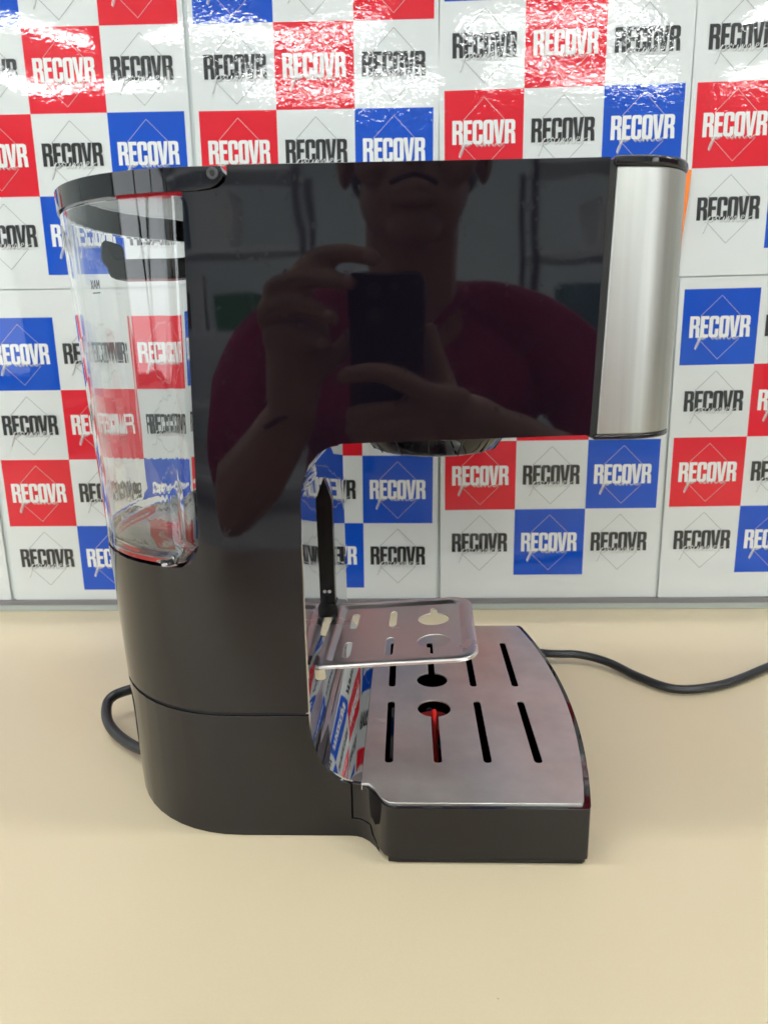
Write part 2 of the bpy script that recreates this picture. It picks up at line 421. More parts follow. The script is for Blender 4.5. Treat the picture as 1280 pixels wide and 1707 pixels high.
for nm, b in (('shelf_board', (-1.2, 1.4, .535, WY+.0015, .700, .722)), ('bracket', (-.85, -.83, .58, WY+.0015, .60, .6995)), ('bracket', (.95, .97, .58, WY+.0015, .60, .6995))):
    o = box(nm, b, M_hous, bev=(.001, 2)); o.parent = e; o.matrix_parent_inverse = Matrix.Translation(e.location).inverted()
# orange card
mk('orange_card', [(.205, WY-.004, .3985), (.2425, WY-.006, .3985), (.2413, WY-.006, .376), (.2378, WY-.005, .330), (.205, WY-.004, .332),
                   (.205, WY-.0046, .3985), (.2425, WY-.0066, .3985), (.2413, WY-.0066, .376), (.2378, WY-.0056, .330), (.205, WY-.0046, .332)],
   [(0, 1, 2, 3, 4), (9, 8, 7, 6, 5), (0, 5, 6, 1), (1, 6, 7, 2), (2, 7, 8, 3), (3, 8, 9, 4), (4, 9, 5, 0)], M_orange)
tag(bpy.data.objects['orange_card'], 'orange card on the wall, peeping out behind the steel front', 'card')

# ------------------------------------------------------------------ coffee machine
CM = empty('coffee_machine', (0, .4415, 0))
tag(CM, 'black espresso coffee machine with clear water tank, steel front and steel drip tray', 'coffee machine')
INV = Matrix.Translation(CM.location).inverted()
def P(o):
    o.parent = CM; o.matrix_parent_inverse = INV; return o
YN, YF, YC = .344, .539, .4415
def av(z): return .0825+.0150*z/.34
def rear(z, n=28, inset=0., a0=90, a1=270):
    """rear outline from the far side round to the near side"""
    A = av(z)-inset; B = (YF-YN)/2-inset; e = 2/2.12; out = []
    for i in range(n+1):
        t = R(a0+(a1-a0)*i/n); c, s = math.cos(t), math.sin(t)
        out.append((-.092-A*abs(c)**e, YC+B*math.copysign(abs(s)**e, s)))
    return out
def plan_body(z): return rear(z)+[(.15, YN), (.15, YF)]
def plan_upper():
    v, f = prism_xy([(plan_body(z), z) for z in (-.01, .10, .20, .36)]); return raw(v, f)
arch = [(-.0535, .0747), (-.0536, .12), (-.0534, .165), (-.0526, .190)] + [(-.0510, .1985), (-.0478, .2065), (-.0425, .2125), (-.0370, .2156), (-.0315, .2168)]
up_prof = [(-.22, .0747)] + arch + [(.0855, .2197), (.0884, .3402), (-.0787, .3408), (-.0788, .3365)] + \
    [(-.0800, .3338), (-.0830, .3316), (-.0870, .3307), (-.0915, .3303), (-.0994, .3301), (-.1046, .1700)] + \
    [(-.1052, .1650), (-.1072, .1600), (-.1105, .1563), (-.1150, .1543), (-.1200, .1538), (-.22, .1538)]
me = boolean(raw(*prism_xz(up_prof, .33, .56)), plan_upper())
P(new('housing', me, M_black, smooth=28, bev=(.0011, 3, 45)))
# base: lower black section with the foot that runs under the tray
def scurve():
    return [(-.034, .344), (-.0300, .3437), (-.0265, .3425), (-.0225, .3395), (-.0190, .3350), (-.0165, .3300), (-.0140, .3258), (-.0110, .3236), (-.0070, .3230)]
def front_arc(y0, y1, x0, bow, n=16):
    out = []
    for i in range(n+1):
        t = i/n; y = y0+(y1-y0)*t; out.append((x0+bow*(1-(2*t-1)**2), y))
    return out
def plan_base():
    near = scurve(); far = [(x, 2*YC-y) for x, y in reversed(near)]
    fa = front_arc(.326, 2*YC-.326, .0915, .0125)
    return rear(0)+near+[(.0885, .3230), (.0905, .3238)]+fa+[(.0905, 2*YC-.3238), (.0885, 2*YC-.3230)]+far
base_prof = [(-.22, 0), (-.0170, 0), (-.0185, .0028), (-.0210, .0060), (-.0222, .0108), (-.0322, .0110), (-.0322, .0322),
             (-.0360, .0335), (-.0401, .0361), (-.0450, .0415), (-.0493, .0490), (-.0520, .0580), (-.0533, .0680), (-.0535, .0726), (-.22, .0726)]
lev = [(plan_base(), z) for z in (-.01, .09)]
# taper follows the upper body
def plan_base_z(z):
    p = plan_base(); r = rear(z); return r+p[len(r):]
me = boolean(raw(*prism_xz(base_prof, .31, .58)), raw(*prism_xy([(plan_base_z(z), z) for z in (-.01, .09)])))
P(new('base', me, M_black, smooth=28, bev=(.0010, 3, 45)))
# dark core showing in the seam between housing and base
v, f = prism_xy([([(x+.0014*0, y) for x, y in rear(.07, inset=.0012)]+[(-.0550, YN+.0012), (-.0550, YF-.0012)], z) for z in (.0715, .0758)])
P(mk('seam_gap', v, f, M_gap))
# tray
tray_prof = [(-.0314, .0328), (-.0314, .0118), (-.0214, .0116), (-.0200, .0064), (-.0176, .0030), (.12, .0030), (.12, .0328)]
me = boolean(raw(*prism_xz(tray_prof, .31, .58)), raw(*prism_xy([(plan_base(), z) for z in (-.01, .05)])))
def inset_plan(d, x0):
    near = [(x, y+d) for x, y in scurve() if x > x0]; out = [(x0, near[0][1] if near[0][1] < .345 else .344)]+near+[(.0885-d*.6, .3230+d), (.0905-d, .3245+d)]
    fa = front_arc(.327+d, 2*YC-.327-d, .0915-d, .0122)
    half = out; far = [(x, 2*YC-y) for x, y in reversed(half)]
    return half+fa+far
me = boolean(me, raw(*prism_xy([(inset_plan(.0026, -.0268), .0055), (inset_plan(.0026, -.0268), .04)])), 'DIFFERENCE')
P(new('drip_tray', me, M_black, smooth=28, bev=(.0007, 2, 50)))
v, f = prism_xy([([(x*.995, YC+(y-YC)*.998) for x, y in inset_plan(.0005, -.012)], z) for z in (.0002, .0031)])
P(mk('tray_foot', v, f, M_gap))
# steel grate with slots
def slot(cx, y0, y1, w, n=5):
    r = w/2; return arc(cx, y0+r, r, 180, 360, n)+arc(cx, y1-r, r, 0, 180, n)
def keyhole(cx, cy, r, yend, w, n=22):
    a = math.degrees(math.asin(w/2/r)); k = w/2
    if yend < cy:
        return arc(cx, cy, r, -90+a, 270-a, n)+arc(cx, yend+k, k, 180, 360, 6)
    return arc(cx, cy, r, 90+a, 450-a, n)+arc(cx, yend-k, k, 0, 180, 6)
gp = inset_plan(.0030, -.0262)
holes = []
for cx in (-.0122, .0432, .0714): holes += [slot(cx, .3617, .4327, .0051), slot(cx, .4520, .5250, .0051)]
holes += [keyhole(.0153, .4226, .0108, .3617, .0051), keyhole(.0153, .4620, .0108, .5250, .0051)]
g = flat([gp]+holes, .00035, .00025, 1); g.transform(Matrix.Translation((0, 0, .0333)))
bm = bmesh.new(); bm.from_mesh(g)
# rolled lip round the sheet
gl = inset_plan(.0026, -.0264); ring = []
cxm, cym = .035, YC
def shrink(p, k): return (cxm+(p[0]-cxm)*(1-k/.06), cym+(p[1]-cym)*(1-k/.11))
for (k, z) in ((.0018, .0338), (.0009, .0337), (.0003, .0332), (0, .0322), (0, .0302)):
    ring.append([bm.verts.new((*shrink(p, k), z)) for p in gl])
for a, b in zip(ring, ring[1:]):
    for i in range(len(a)): j = (i+1) % len(a); bm.faces.new((a[i], a[j], b[j], b[i]))
me = bpy.data.meshes.new('grate'); bm.to_mesh(me); bm.free(); fix_normals(me)
P(new('grate', me, M_steel, smooth=50))
# red float in the tray
v, f = lathe([(0, .0222), (.0118, .0222), (.0126, .0214), (.0126, .0170), (0, .0165)], 24, .0150, .4285)
P(mk('water_float', v, f, M_redp, smooth=40))
v, f = tube(spline([(.0150, .3720, .0165), (.0150, .3850, .0195), (.0151, .3990, .0232), (.0152, .4140, .0275), (.0153, .4235, .0318)], 5), .0017, 10)
P(mk('float_arm', v, f, M_redp, smooth=50))
# chrome front of the column, flaring to the tray
cp = [(-.0267, .0330), (-.0310, .0334), (-.0350, .0348), (-.0392, .0374), (-.0432, .0412), (-.0466, .0465), (-.0490, .0530), (-.0502, .0600), (-.0507, .0680), (-.0508, .09), (-.0508, .15), (-.0507, .19)]
cp += [(-.0500, .1975), (-.0470, .2055), (-.0420, .2115), (-.0365, .2148), (-.0315, .2158)]
vs = []; fs = []; y0, y1 = YN+.0013, YF-.0013
nn = len(cp)
for (dx, y) in ((0, y0), (.0018, y1)):
    vs += [(x+dx*(0 if z < .04 else 1)-(.0020 if z > .04 else 0)*(1-dx/.0018), y, z) for x, z in cp]
vs += [(x-.0040, y0, z-.0002) for x, z in cp]+[(x-.0040, y1, z-.0002) for x, z in cp]
for i in range(nn-1):
    fs += [(i, i+1, nn+i+1, nn+i), (2*nn+i, 3*nn+i, 3*nn+i+1, 2*nn+i+1), (i, 2*nn+i, 2*nn+i+1, i+1), (nn+i, nn+i+1, 3*nn+i+1, 3*nn+i)]
fs += [(0, nn, 3*nn, 2*nn), (nn-1, 3*nn-1, 4*nn-1, 2*nn-1)]
P(mk('chrome_panel', vs, fs, M_chrome, smooth=40))
# steel front with black end caps
def plan_front(x0, ins=0, n=9):
    r = .031-ins; cx, cy = .1000, .375
    near = [(x0, YN+ins)]+arc(cx, cy, r, 270, 352, n)
    far = [(x, 2*YC-y) for x, y in reversed(near)]
    mid = [(.1310-ins+.0012, .40), (.1318-ins, YC), (.1310-ins+.0012, 2*YC-.40)]
    return near+mid+far
def front_x(z): return .0862+(z-.2175)/(.3415-.2175)*.0028
def cap(name, z0, z1, ins, mt, zz=2, dx=.0012):
    L = []
    for k in range(zz):
        z = z0+(z1-z0)*k/(zz-1); L.append((plan_front(front_x(z)+dx, ins), z))
    v, f = prism_xy(L); me = raw(v, f); return me
P(new('front_cap', cap('c', .3368, .3412, 0, M_black), M_black, smooth=30, bev=(.0014, 3, 50)))
P(new('front_cap', cap('c', .2172, .2196, .0004, M_black), M_black, smooth=30, bev=(.0008, 2, 50)))
P(new('steel_front', cap('c', .2197, .3366, .0008, M_brush, 3, .0028), M_brush, smooth=30, bev=(.0006, 2, 50)))
P(new('front_gap', cap('c', .2185, .3395, .0016, M_gap, 2, -.0006), M_gap, smooth=30))
# brew head under the nose
prof = [(.0, .2005), (.0270, .1990), (.0330, .1992), (.0372, .2010), (.0420, .2075), (.0475, .2140), (.0480, .2185)]
v, f = lathe(prof, 40, .0162, YC); P(mk('brew_head', v, f, M_black, smooth=35))
for k in range(14):
    a = R(k*360/14+6); c, s = math.cos(a), math.sin(a)
    pts = [(.0162+c*r, YC+s*r, z) for r, z in ((.0365, .1998), (.0415, .2070), (.0470, .2134))]
    v, f = tube(pts, .0004, 6); P(mk('brew_head_rib', v, f, M_matt, smooth=60))
# tank
def plan_tank(z, ins):
    x0 = -.1001-.0050*(.3301-z)/.16 - ins
    r = .0135; zb = .1548
    if z < zb+r: x0 -= (r-math.sqrt(max(r*r-(zb+r-z)**2, 0)))
    pts = [p for p in rear(z, 40, .0004+ins) if p[0] < x0-.009]
    rr = .0075-ins*.8
    yn, yf = YN+.0004+ins, YF-.0004-ins
    return pts+arc(x0-rr, yn+rr, rr, 270, 360, 8)+arc(x0-rr, yf-rr, rr, 0, 90, 8)
def resample(pts, n=180):
    P_ = [Vector((*p, 0)) for p in pts]; P_.append(P_[0]); L = [0]
    for a, b in zip(P_, P_[1:]): L.append(L[-1]+(b-a).length)
    out = []; k = 0
    for i in range(n):
        d = L[-1]*i/n
        while L[k+1] < d: k += 1
        t = (d-L[k])/max(L[k+1]-L[k], 1e-9); q = P_[k].lerp(P_[k+1], t); out.append((q.x, q.y))
    return out
zs = [.1550, .1556, .1575, .1605, .1640, .1690, .20, .24, .28, .31, .3290]
outer = [(resample(plan_tank(z, 0 if z > .1552 else .0012)), z) for z in zs]
def offset_in(pts, d):
    n = len(pts); out = []
    for i in range(n):
        a = Vector(pts[(i-2) % n]); b = Vector(pts[(i+2) % n]); t = (b-a).normalized(); c_ = Vector(pts[i])
        nn_ = Vector((-t.y, t.x))
        out.append((c_.x+nn_.x*d, c_.y+nn_.y*d))
    return out
_o = resample(plan_tank(.2, 0)); _ar = sum(_o[i][0]*_o[(i+1) % len(_o)][1]-_o[(i+1) % len(_o)][0]*_o[i][1] for i in range(len(_o)))
_sg = 1 if _ar > 0 else -1
inner = [(offset_in(resample(plan_tank(max(z, .1575), 0)), _sg*(.0015 if z > .159 else .003)), z) for z in [.3290, .31, .28, .24, .20, .1690, .1650, .1610, .1585, .1572]]
v, f = prism_xy(outer+inner)
P(new('water_tank', raw(v, f), M_glass, smooth=40))
v, f = lathe([(.0, .1574), (.0062, .1574), (.0062, .1650), (.0050, .1660), (.0, .1660)], 20, -.1290, .475)
P(mk('tank_valve', v, f, mat('valve_grey', (.25, .26, .28), .3), smooth=40))
# smoked grip inside the tank
gr = [(-.1030, .2982), (-.1570, .2982), (-.1592, .2992), (-.1602, .3015), (-.1612, .3045), (-.1630, .3062), (-.1642, .3088), (-.1640, .3125), (-.1630, .3168), (-.1610, .3186), (-.1588, .3178), (-.1576, .3150),
      (-.1576, .3110), (-.1566, .3092), (-.1545, .3086), (-.1030, .3086)]
v, f = prism_xz(gr, .4060, .4250)
P(new('tank_grip', raw(v, f), M_smoke, smooth=40, bev=(.002, 3)))
# MAX mark, read from inside the tank
def strokes(segs, w, name):
    v = []; f = []
    for a, b in segs:
        a = Vector(a); b = Vector(b); d = (b-a).normalized(); s = Vector((-d.y, d.x))*w; k = len(v)
        v += [(a.x+s.x, 0, a.y+s.y), (a.x-s.x, 0, a.y-s.y), (b.x-s.x, 0, b.y-s.y), (b.x+s.x, 0, b.y+s.y)]; f.append((k, k+1, k+2, k+3))
    return mk(name, v, f, mat('mark_grey', (.10, .10, .10), .6))
mx = strokes([((0, 0), (.0014, .0040)), ((.0014, 0), (0, .0040)), ((.0019, 0), (.0028, .0040)), ((.0028, .0040), (.0037, 0)), ((.0022, .0014), (.0034, .0014)),
              ((.0043, 0), (.0043, .0040)), ((.0043, .0040), (.0052, .0012)), ((.0052, .0012), (.0061, .0040)), ((.0061, .0040), (.0061, 0)), ((.0006, -.0018), (.0064, -.0018))], .00028, 'level_mark')
mx.rotation_euler = (0, 0, R(-31)); mx.location = (-.1487, .3541, .2902); P(mx)
# lid
def plan_lid(z, ins=0):
    return rear(z, 40, -.0006+ins)+[(-.0800, YN-.0006+ins), (-.0800, YF+.0006-ins)]
lid_prof = [(-.24, .3303), (-.0905, .3306), (-.0862, .3314), (-.0830, .3330), (-.0808, .3352), (-.0802, .3378), (-.0812, .3398), (-.24, .3404)]
cut = raw(*prism_xy([([q for q in rear(.334, 40, .0030) if q[0] < -.106]+[(-.1040, YN+.0031), (-.1040, YF-.0031)], z) for z in (.325, .3370)]))
me = boolean(raw(*prism_xy([(plan_lid(z), z) for z in (.3303, .3404)])), cut, 'DIFFERENCE')
lid_prof = [(-.24, .32), (-.0920, .32), (-.0920, .3306), (-.0862, .3314), (-.0830, .3330), (-.0808, .3352), (-.0802, .3378), (-.0812, .3398), (-.0830, .35), (-.24, .35)]
me = boolean(me, raw(*prism_xz(lid_prof, .33, .56)))
print('LID', len(me.vertices))
P(new('lid', me, M_black, smooth=28, bev=(.0007, 2, 50)))
v, f = lathe([(0, 0), (.0013, 0), (.0013, .0006), (0, .0006)], 14, 0, 0)
o = mk('hinge_hole', v, f, M_gap, smooth=50); o.rotation_euler = (R(90), 0, 0); o.location = (-.0850, YN-.0004, .3376); P(o)
v, f = lathe([(.0013, 0), (.0014, .0005), (.0024, .0005), (.0026, 0)], 18, 0, 0)
o = mk('hinge_pin', v, f, mat('ring_highlight_grey', (.05, .053, .055), .35), smooth=50); o.rotation_euler = (R(90), 0, 0); o.location = (-.0850, YN-.0006, .3374); P(o)  # paler grey ring: highlight round the hinge hole put into the colour
# rail with clip on the chrome and the small cup shelf
v, f = prism_xz([(-.0518, .098), (-.0464, .098), (-.0464, .1700), (-.0518, .1860)], .4280, .4370)
P(new('shelf_rail', raw(v, f), M_rail, bev=(.0003, 2), smooth=30))
for z in (.1115,):
    v, f = lathe([(0, 0), (.0012, 0), (.0010, .0005), (0, .0007)], 10, 0, 0)
    o = mk('screw', v, f, M_steel, smooth=50); o.rotation_euler = (R(90), 0, 0); o.location = (-.0497, .4278, z); P(o)
v, f = prism_xz([(-.0518, .0945), (-.0462, .0945), (-.0450, .0960), (-.0450, .1010), (-.0462, .1040), (-.0518, .1040)], .4260, .4400)
P(new('shelf_clip', raw(v, f), M_rail, bev=(.0010, 2), smooth=30))
SHF = bpy.data.objects.new('cup_shelf', None); link(SHF)
W_, D_ = .0880, .0930
def rr_(ins, r, n=6): 
    r = max(r, .0006)
    rs = r; rl = max(.0015, r*.35)
    x0, y0, x1, y1 = ins, ins, W_-ins, D_-ins
    return arc(x1-rs, y1-rs, rs, 0, 90, n)+arc(x0+rl, y1-rl, rl, 90, 180, n)+arc(x0+rl, y0+rl, rl, 180, 270, n)+arc(x1-rs, y0+rs, rs, 270, 360, n)
fl = rr_(.0085, .0060)
sh_holes = [slot(.0152, .0080+.004, .0335, .0049), slot(.0152, .0520, .0765, .0049), slot(.0390, .0120, .0370, .0049), slot(.0390, .0525, .0775, .0049),
            keyhole(.0640, .0285, .0096, .0110, .0046), keyhole(.0640, .0610, .0096, .0790, .0046)]
me = flat([fl]+sh_holes, .0002, .0002, 1); me.transform(Matrix.Translation((0, 0, -.0022)))
bm = bmesh.new(); bm.from_mesh(me); rings = []
for ins, r, z in ((.0085, .0060, -.0021), (.0075, .0070, -.0018), (.0060, .0082, -.0004), (.0048, .0092, 0), (.0018, .0112, 0), (.0006, .0120, -.0004), (0, .0124, -.0013), (0, .0124, -.0024), (.0004, .012, -.0024), (.0006, .0118, -.0012), (.0020, .011, -.0006), (.0050, .009, -.0006), (.0064, .008, -.0010), (.0080, .0066, -.0025), (.0090, .0060, -.0028)):
    rings.append([bm.verts.new((x, y, z)) for x, y in rr_(ins, r)])
for a, b in zip(rings, rings[1:]):
    for i in range(len(a)): j = (i+1) % len(a); bm.faces.new((a[i], a[j], b[j], b[i]))
me = bpy.data.meshes.new('cup_shelf'); bm.to_mesh(me); bm.free(); fix_normals(me)
bpy.data.objects.remove(SHF)
SHF = new('cup_shelf', me, M_plate, smooth=45)
SHF.location = (-.0512, .3575, .0950); SHF.rotation_euler = (0, R(-4.2), R(-2.0)); P(SHF)
hk = mk('shelf_hook', *prism_xz([(0, 0), (.0055, 0), (.0055, -.0048), (.0045, -.0058), (.0010, -.0058), (0, -.0048)], 0, .0012), mat('hook_steel', (.72, .68, .58), .35, .8))
hk.parent = SHF; hk.location = (0, -.0004, -.0024)
v, f = tube([(0, 0, .0), (0, .0075, .0)], .0011, 8); nb = mk('shelf_pin', v, f, M_matt, smooth=60); nb.parent = SHF; nb.location = (.0005, .0015, .0008)
# power cord
cr = spline([(-.10, .545, .012), (-.02, .560, .006), (.06, .578, .006), (.1145, .5610, .0075), (.1385, .5590, .0075), (.1597, .5485, .0060), (.1767, .5275, .0042), (.1938, .5096, .0038), (.2103, .5058, .0038),
             (.2353, .5125, .0038), (.2589, .5254, .0038), (.2856, .5431, .0038), (.33, .57, .0038), (.42, .60, .0038), (.60, .58, .0038)], 8)
P(mk('power_cord', *tube(cr, .0037, 12, flat_=.85), M_cable, smooth=60))
cl = spline([(-.150, .492, .0240), (-.1750, .486, .0230), (-.1979, .480, .0203), (-.2017, .478, .0189), (-.2086, .474, .0181), (-.2129, .470, .0174), (-.2155, .465, .0150), (-.2129, .455, .0120), (-.2072, .445, .0092), (-.1978, .435, .0072),
             (-.1862, .425, .0068), (-.1767, .418, .0075), (-.1660, .4135, .0090), (-.150, .420, .0100)], 6)
P(mk('power_cord', *tube(cl, .0036, 12), M_cable, smooth=60))

# ------------------------------------------------------------------ the photographer (seen in the glossy side of the machine)
def remeshed(name, parts, mt, parent, vox):
    bm = bmesh.new()
    for p in parts:
        if p[0] == 'e':      # ellipsoid: centre, radii, euler
            M = Matrix.Translation(p[1]) @ (Matrix.Rotation(R(p[3][2]), 4, 'Z') @ Matrix.Rotation(R(p[3][1]), 4, 'Y') @ Matrix.Rotation(R(p[3][0]), 4, 'X') if len(p) > 3 else Matrix.Identity(4)) @ Matrix.Diagonal((*p[2], 1))
            bmesh.ops.create_uvsphere(bm, u_segments=24, v_segments=16, radius=1, matrix=M)
        else:                # chain of joints with radii
            pts = p[1]; rad = p[2]
            P0 = spline(pts, 6); rr = []
            for i in range(len(pts)-1): rr += [rad[i]+(rad[i+1]-rad[i])*k/6 for k in range(6)]
            rr.append(rad[-1])
            v, f = tube(P0, rr, 12); vv = [bm.verts.new(q) for q in v]
            for q in f: bm.faces.new([vv[i] for i in q])
            for e_ in (0, -1): bmesh.ops.create_uvsphere(bm, u_segments=12, v_segments=8, radius=rr[e_], matrix=Matrix.Translation(P0[e_]))
    bmesh.ops.recalc_face_normals(bm, faces=bm.faces)
    me = bpy.data.meshes.new(name); bm.to_mesh(me); bm.free()
    o = bpy.data.objects.new('x', me); COL.objects.link(o)
    r = o.modifiers.new('r', 'REMESH'); r.mode = 'VOXEL'; r.voxel_size = vox
    q = o.modifiers.new('s', 'SMOOTH'); q.iterations = 6; q.factor = .5
    bpy.context.view_layer.update()
    me2 = bpy.data.meshes.new_from_object(o.evaluated_get(bpy.context.evaluated_depsgraph_get()))
    bpy.data.objects.remove(o)
    for pl in me2.polygons: pl.use_smooth = True
    me2.materials.clear(); me2.materials.append(mt)
    w = bpy.data.objects.new(name, me2); return link(w, parent)
PE = empty('person', (0, -.40, -.76)); PINV = Matrix.Translation(PE.location).inverted()
tag(PE, 'person in a maroon shirt and thread bracelet photographing the machine with a phone', 'person')
def PP(o): o.parent = PE; o.matrix_parent_inverse = PINV; return o
hx, hy, hz = .008, -.205, .462
c = 'c'
body = [
    ('e', (hx, hy-.012, hz+.030), (.076, .096, .088)), ('e', (hx, hy+.010, hz-.040), (.062, .078, .062)), ('e', (hx, hy+.052, hz-.082), (.030, .026, .024)),
    ('e', (hx, hy+.094, hz-.012), (.014, .020, .013)), (c, [(hx, hy+.080, hz+.030), (hx, hy+.100, hz-.008)], [.008, .012]),
    ('e', (hx+.040, hy+.064, hz-.022), (.026, .018, .022)), ('e', (hx-.040, hy+.064, hz-.022), (.026, .018, .022)),
    (c, [(hx-.045, hy+.078, hz+.038), (hx, hy+.088, hz+.034), (hx+.045, hy+.078, hz+.038)], [.009, .010, .009]),
    (c, [(hx-.022, hy+.080, hz-.050), (hx, hy+.088, hz-.048), (hx+.022, hy+.080, hz-.050)], [.005, .008, .005]),
    (c, [(hx-.020, hy+.078, hz-.060), (hx, hy+.086, hz-.061), (hx+.020, hy+.078, hz-.060)], [.005, .008, .005]),
    ('e', (hx+.079, hy, hz), (.010, .020, .032)), ('e', (hx-.079, hy, hz), (.010, .020, .032)),
    (c, [(hx, hy-.02, hz-.06), (hx, hy-.060, hz-.13), (hx, hy-.11, hz-.19)], [.056, .054, .070]),
    ('e', (hx, -.35, .15), (.155, .085, .15)), ('e', (hx, -.42, -.02), (.145, .09, .2)), ('e', (hx, -.43, -.20), (.14, .10, .24)), ('e', (hx, -.43, -.42), (.17, .11, .16)),
    (c, [(hx+.09, -.43, -.50), (hx+.10, -.36, -.64), (hx+.10, -.38, -.74)], [.085, .070, .055]), (c, [(hx-.09, -.43, -.50), (hx-.10, -.36, -.64), (hx-.10, -.38, -.74)], [.085, .070, .055]),
    # arm on the left of the picture: shoulder, elbow on the table edge, wrist
    (c, [(-.165, -.36, .250), (-.220, -.29, .150), (-.232, -.215, .055)], [.055, .047, .038]),
    (c, [(-.232, -.215, .055), (-.190, -.150, .100), (-.150, -.085, .148), (-.118, -.038, .188)], [.040, .042, .033, .025]),
    # arm on the right
    (c, [(.180, -.36, .250), (.245, -.29, .150), (.262, -.220, .070)], [.055, .047, .038]),
    (c, [(.262, -.220, .070), (.205, -.150, .100), (.145, -.085, .135), (.092, -.046, .168)], [.040, .042, .033, .024]),
    # left hand palm
    (c, [(-.118, -.038, .188), (-.112, -.026, .225), (-.108, -.020, .262)], [.024, .027, .026]), ('e', (-.104, -.018, .262), (.030, .014, .034), (0, 10, 0)),
    (c, [(-.118, -.016, .284), (-.096, -.010, .322), (-.090, -.008, .329)], [.014, .011, .010]),
    # fingers closing round the phone edge: index, middle, ring, little
    (c, [(-.102, -.014, .292), (-.093, -.004, .327), (-.062, .012, .336), (-.028, .019, .3325)], [.011, .0098, .0090, .0078]),
    (c, [(-.112, -.014, .284), (-.122, -.002, .306), (-.092, .008, .3155), (-.052, .014, .3105)], [.011, .0098, .0090, .0076]),
    (c, [(-.116, -.014, .268), (-.1300, -.002, .288), (-.100, .006, .293), (-.069, .010, .2825)], [.011, .0096, .0086, .0074]),
    (c, [(-.116, -.014, .250), (-.1270, -.004, .266), (-.104, .002, .270), (-.078, .004, .260)], [.010, .0086, .0078, .0066]),
    (c, [(-.100, -.022, .230), (-.080, -.030, .242), (-.058, -.034, .262), (-.046, -.032, .276)], [.013, .0115, .010, .0085]),
    # right hand
    (c, [(.092, -.046, .168), (.062, -.030, .182), (.034, -.020, .192)], [.024, .026, .024]), ('e', (.030, -.014, .194), (.040, .016, .026), (0, 12, 0)),
    (c, [(.046, -.008, .206), (.020, .004, .214), (-.020, .010, .232), (-.060, .010, .2305)], [.013, .0105, .0098, .0082]),
    (c, [(.022, -.012, .196), (-.004, .002, .198), (-.030, .006, .197), (-.052, .006, .194)], [.012, .0100, .0092, .0080]),
    (c, [(.018, -.012, .182), (-.008, .000, .182), (-.034, .004, .180), (-.054, .002, .177)], [.012, .0098, .0090, .0078]),
    (c, [(.016, -.014, .168), (-.010, -.004, .167), (-.032, .000, .165), (-.048, -.002, .162)], [.011, .0088, .0080, .0068]),
    (c, [(.040, -.030, .198), (.032, -.038, .226), (.026, -.040, .250), (.022, -.040, .268)], [.013, .0115, .010, .0085]),
]
PP(remeshed('body', body, M_skin, None, .0035))
shirt = [
    ('e', (hx, -.345, .175), (.180, .100, .130)), ('e', (hx, -.40, .05), (.168, .112, .18)), ('e', (hx, -.43, -.18), (.165, .120, .24)),
    (c, [(hx-.060, -.335, .300), (hx-.120, -.34, .282), (-.185, -.35, .245), (-.222, -.29, .165), (-.236, -.250, .115)], [.036, .052, .062, .062, .062]),
    (c, [(hx+.060, -.335, .300), (hx+.120, -.34, .282), (.195, -.35, .245), (.250, -.29, .165), (.268, -.250, .115)], [.036, .052, .062, .062, .062]),
]
PP(remeshed('shirt', shirt, M_shirt, None, .006))
trs = [(c, [(hx+.09, -.43, -.40), (hx+.10, -.36, -.60), (hx+.10, -.38, -.70)], [.10, .085, .07]), (c, [(hx-.09, -.43, -.40), (hx-.10, -.36, -.60), (hx-.10, -.38, -.70)], [.10, .085, .07]), ('e', (hx, -.43, -.38), (.175, .125, .12))]
PP(remeshed('trousers', trs, M_dgrey, None, .008))
for s in (-1, 1):
    v, f = tube(spline([(hx+s*.006, -.238, .235), (hx+s*.030, -.240, .275), (hx+s*.058, -.270, .312), (hx+s*.062, -.330, .330)], 5), .012, 8, flat_=.45); PP(mk('collar', v, f, M_shirt, smooth=60))
PP(remeshed('hair', [('e', (hx, hy-.030, hz+.058), (.084, .098, .085)), ('e', (hx, hy-.055, hz+.0), (.080, .068, .06))], M_hair, None, .005))
PP(remeshed('moustache', [(c, [(hx-.024, hy+.082, hz-.043), (hx, hy+.088, hz-.039), (hx+.024, hy+.082, hz-.043)], [.0035, .004, .0035])], M_hair, None, .0022))
for s in (-1, 1):
    v, f = lathe([(0, -.011), (.007, -.008), (.011, 0), (.007, .008), (0, .011)], 12, 0, 0); o = mk('eye', v, f, M_white, smooth=90); o.location = (hx+s*.031, hy+.072, hz+.016); PP(o)
v, f = tube([(-.118+.029*math.cos(a)*.95, -.040+.026*math.sin(a), .190+.014*math.cos(a)) for a in [2*math.pi*i/24 for i in range(25)]], .0028, 8); PP(mk('bracelet', v, f, M_thread, smooth=60))
v, f = tube([(-.110+.0005, -.001+.0115*math.sin(a), .312+.0115*math.cos(a)) for a in [2*math.pi*i/20 for i in range(21)]], .0012, 6); PP(mk('ring', v, f, M_chrome, smooth=60))
for (x, y, z, rz) in ((-.0300, .0265, .3335, 12), (-.0545, .0212, .3120, 12), (-.0710, .0165, .2835, 12), (-.079, .0105, .261, 12), (-.058, .0175, .2310, 8)):
    v, f = lathe([(0, .0016), (.0035, .0013), (.0052, .0002), (.0050, -.0006)], 12, 0, 0); o = mk('fingernail', v, f, M_nail, smooth=60); o.rotation_euler = (R(-90), 0, R(rz)); o.scale = (1.25, 1, 1); o.location = (x, y, z); PP(o)
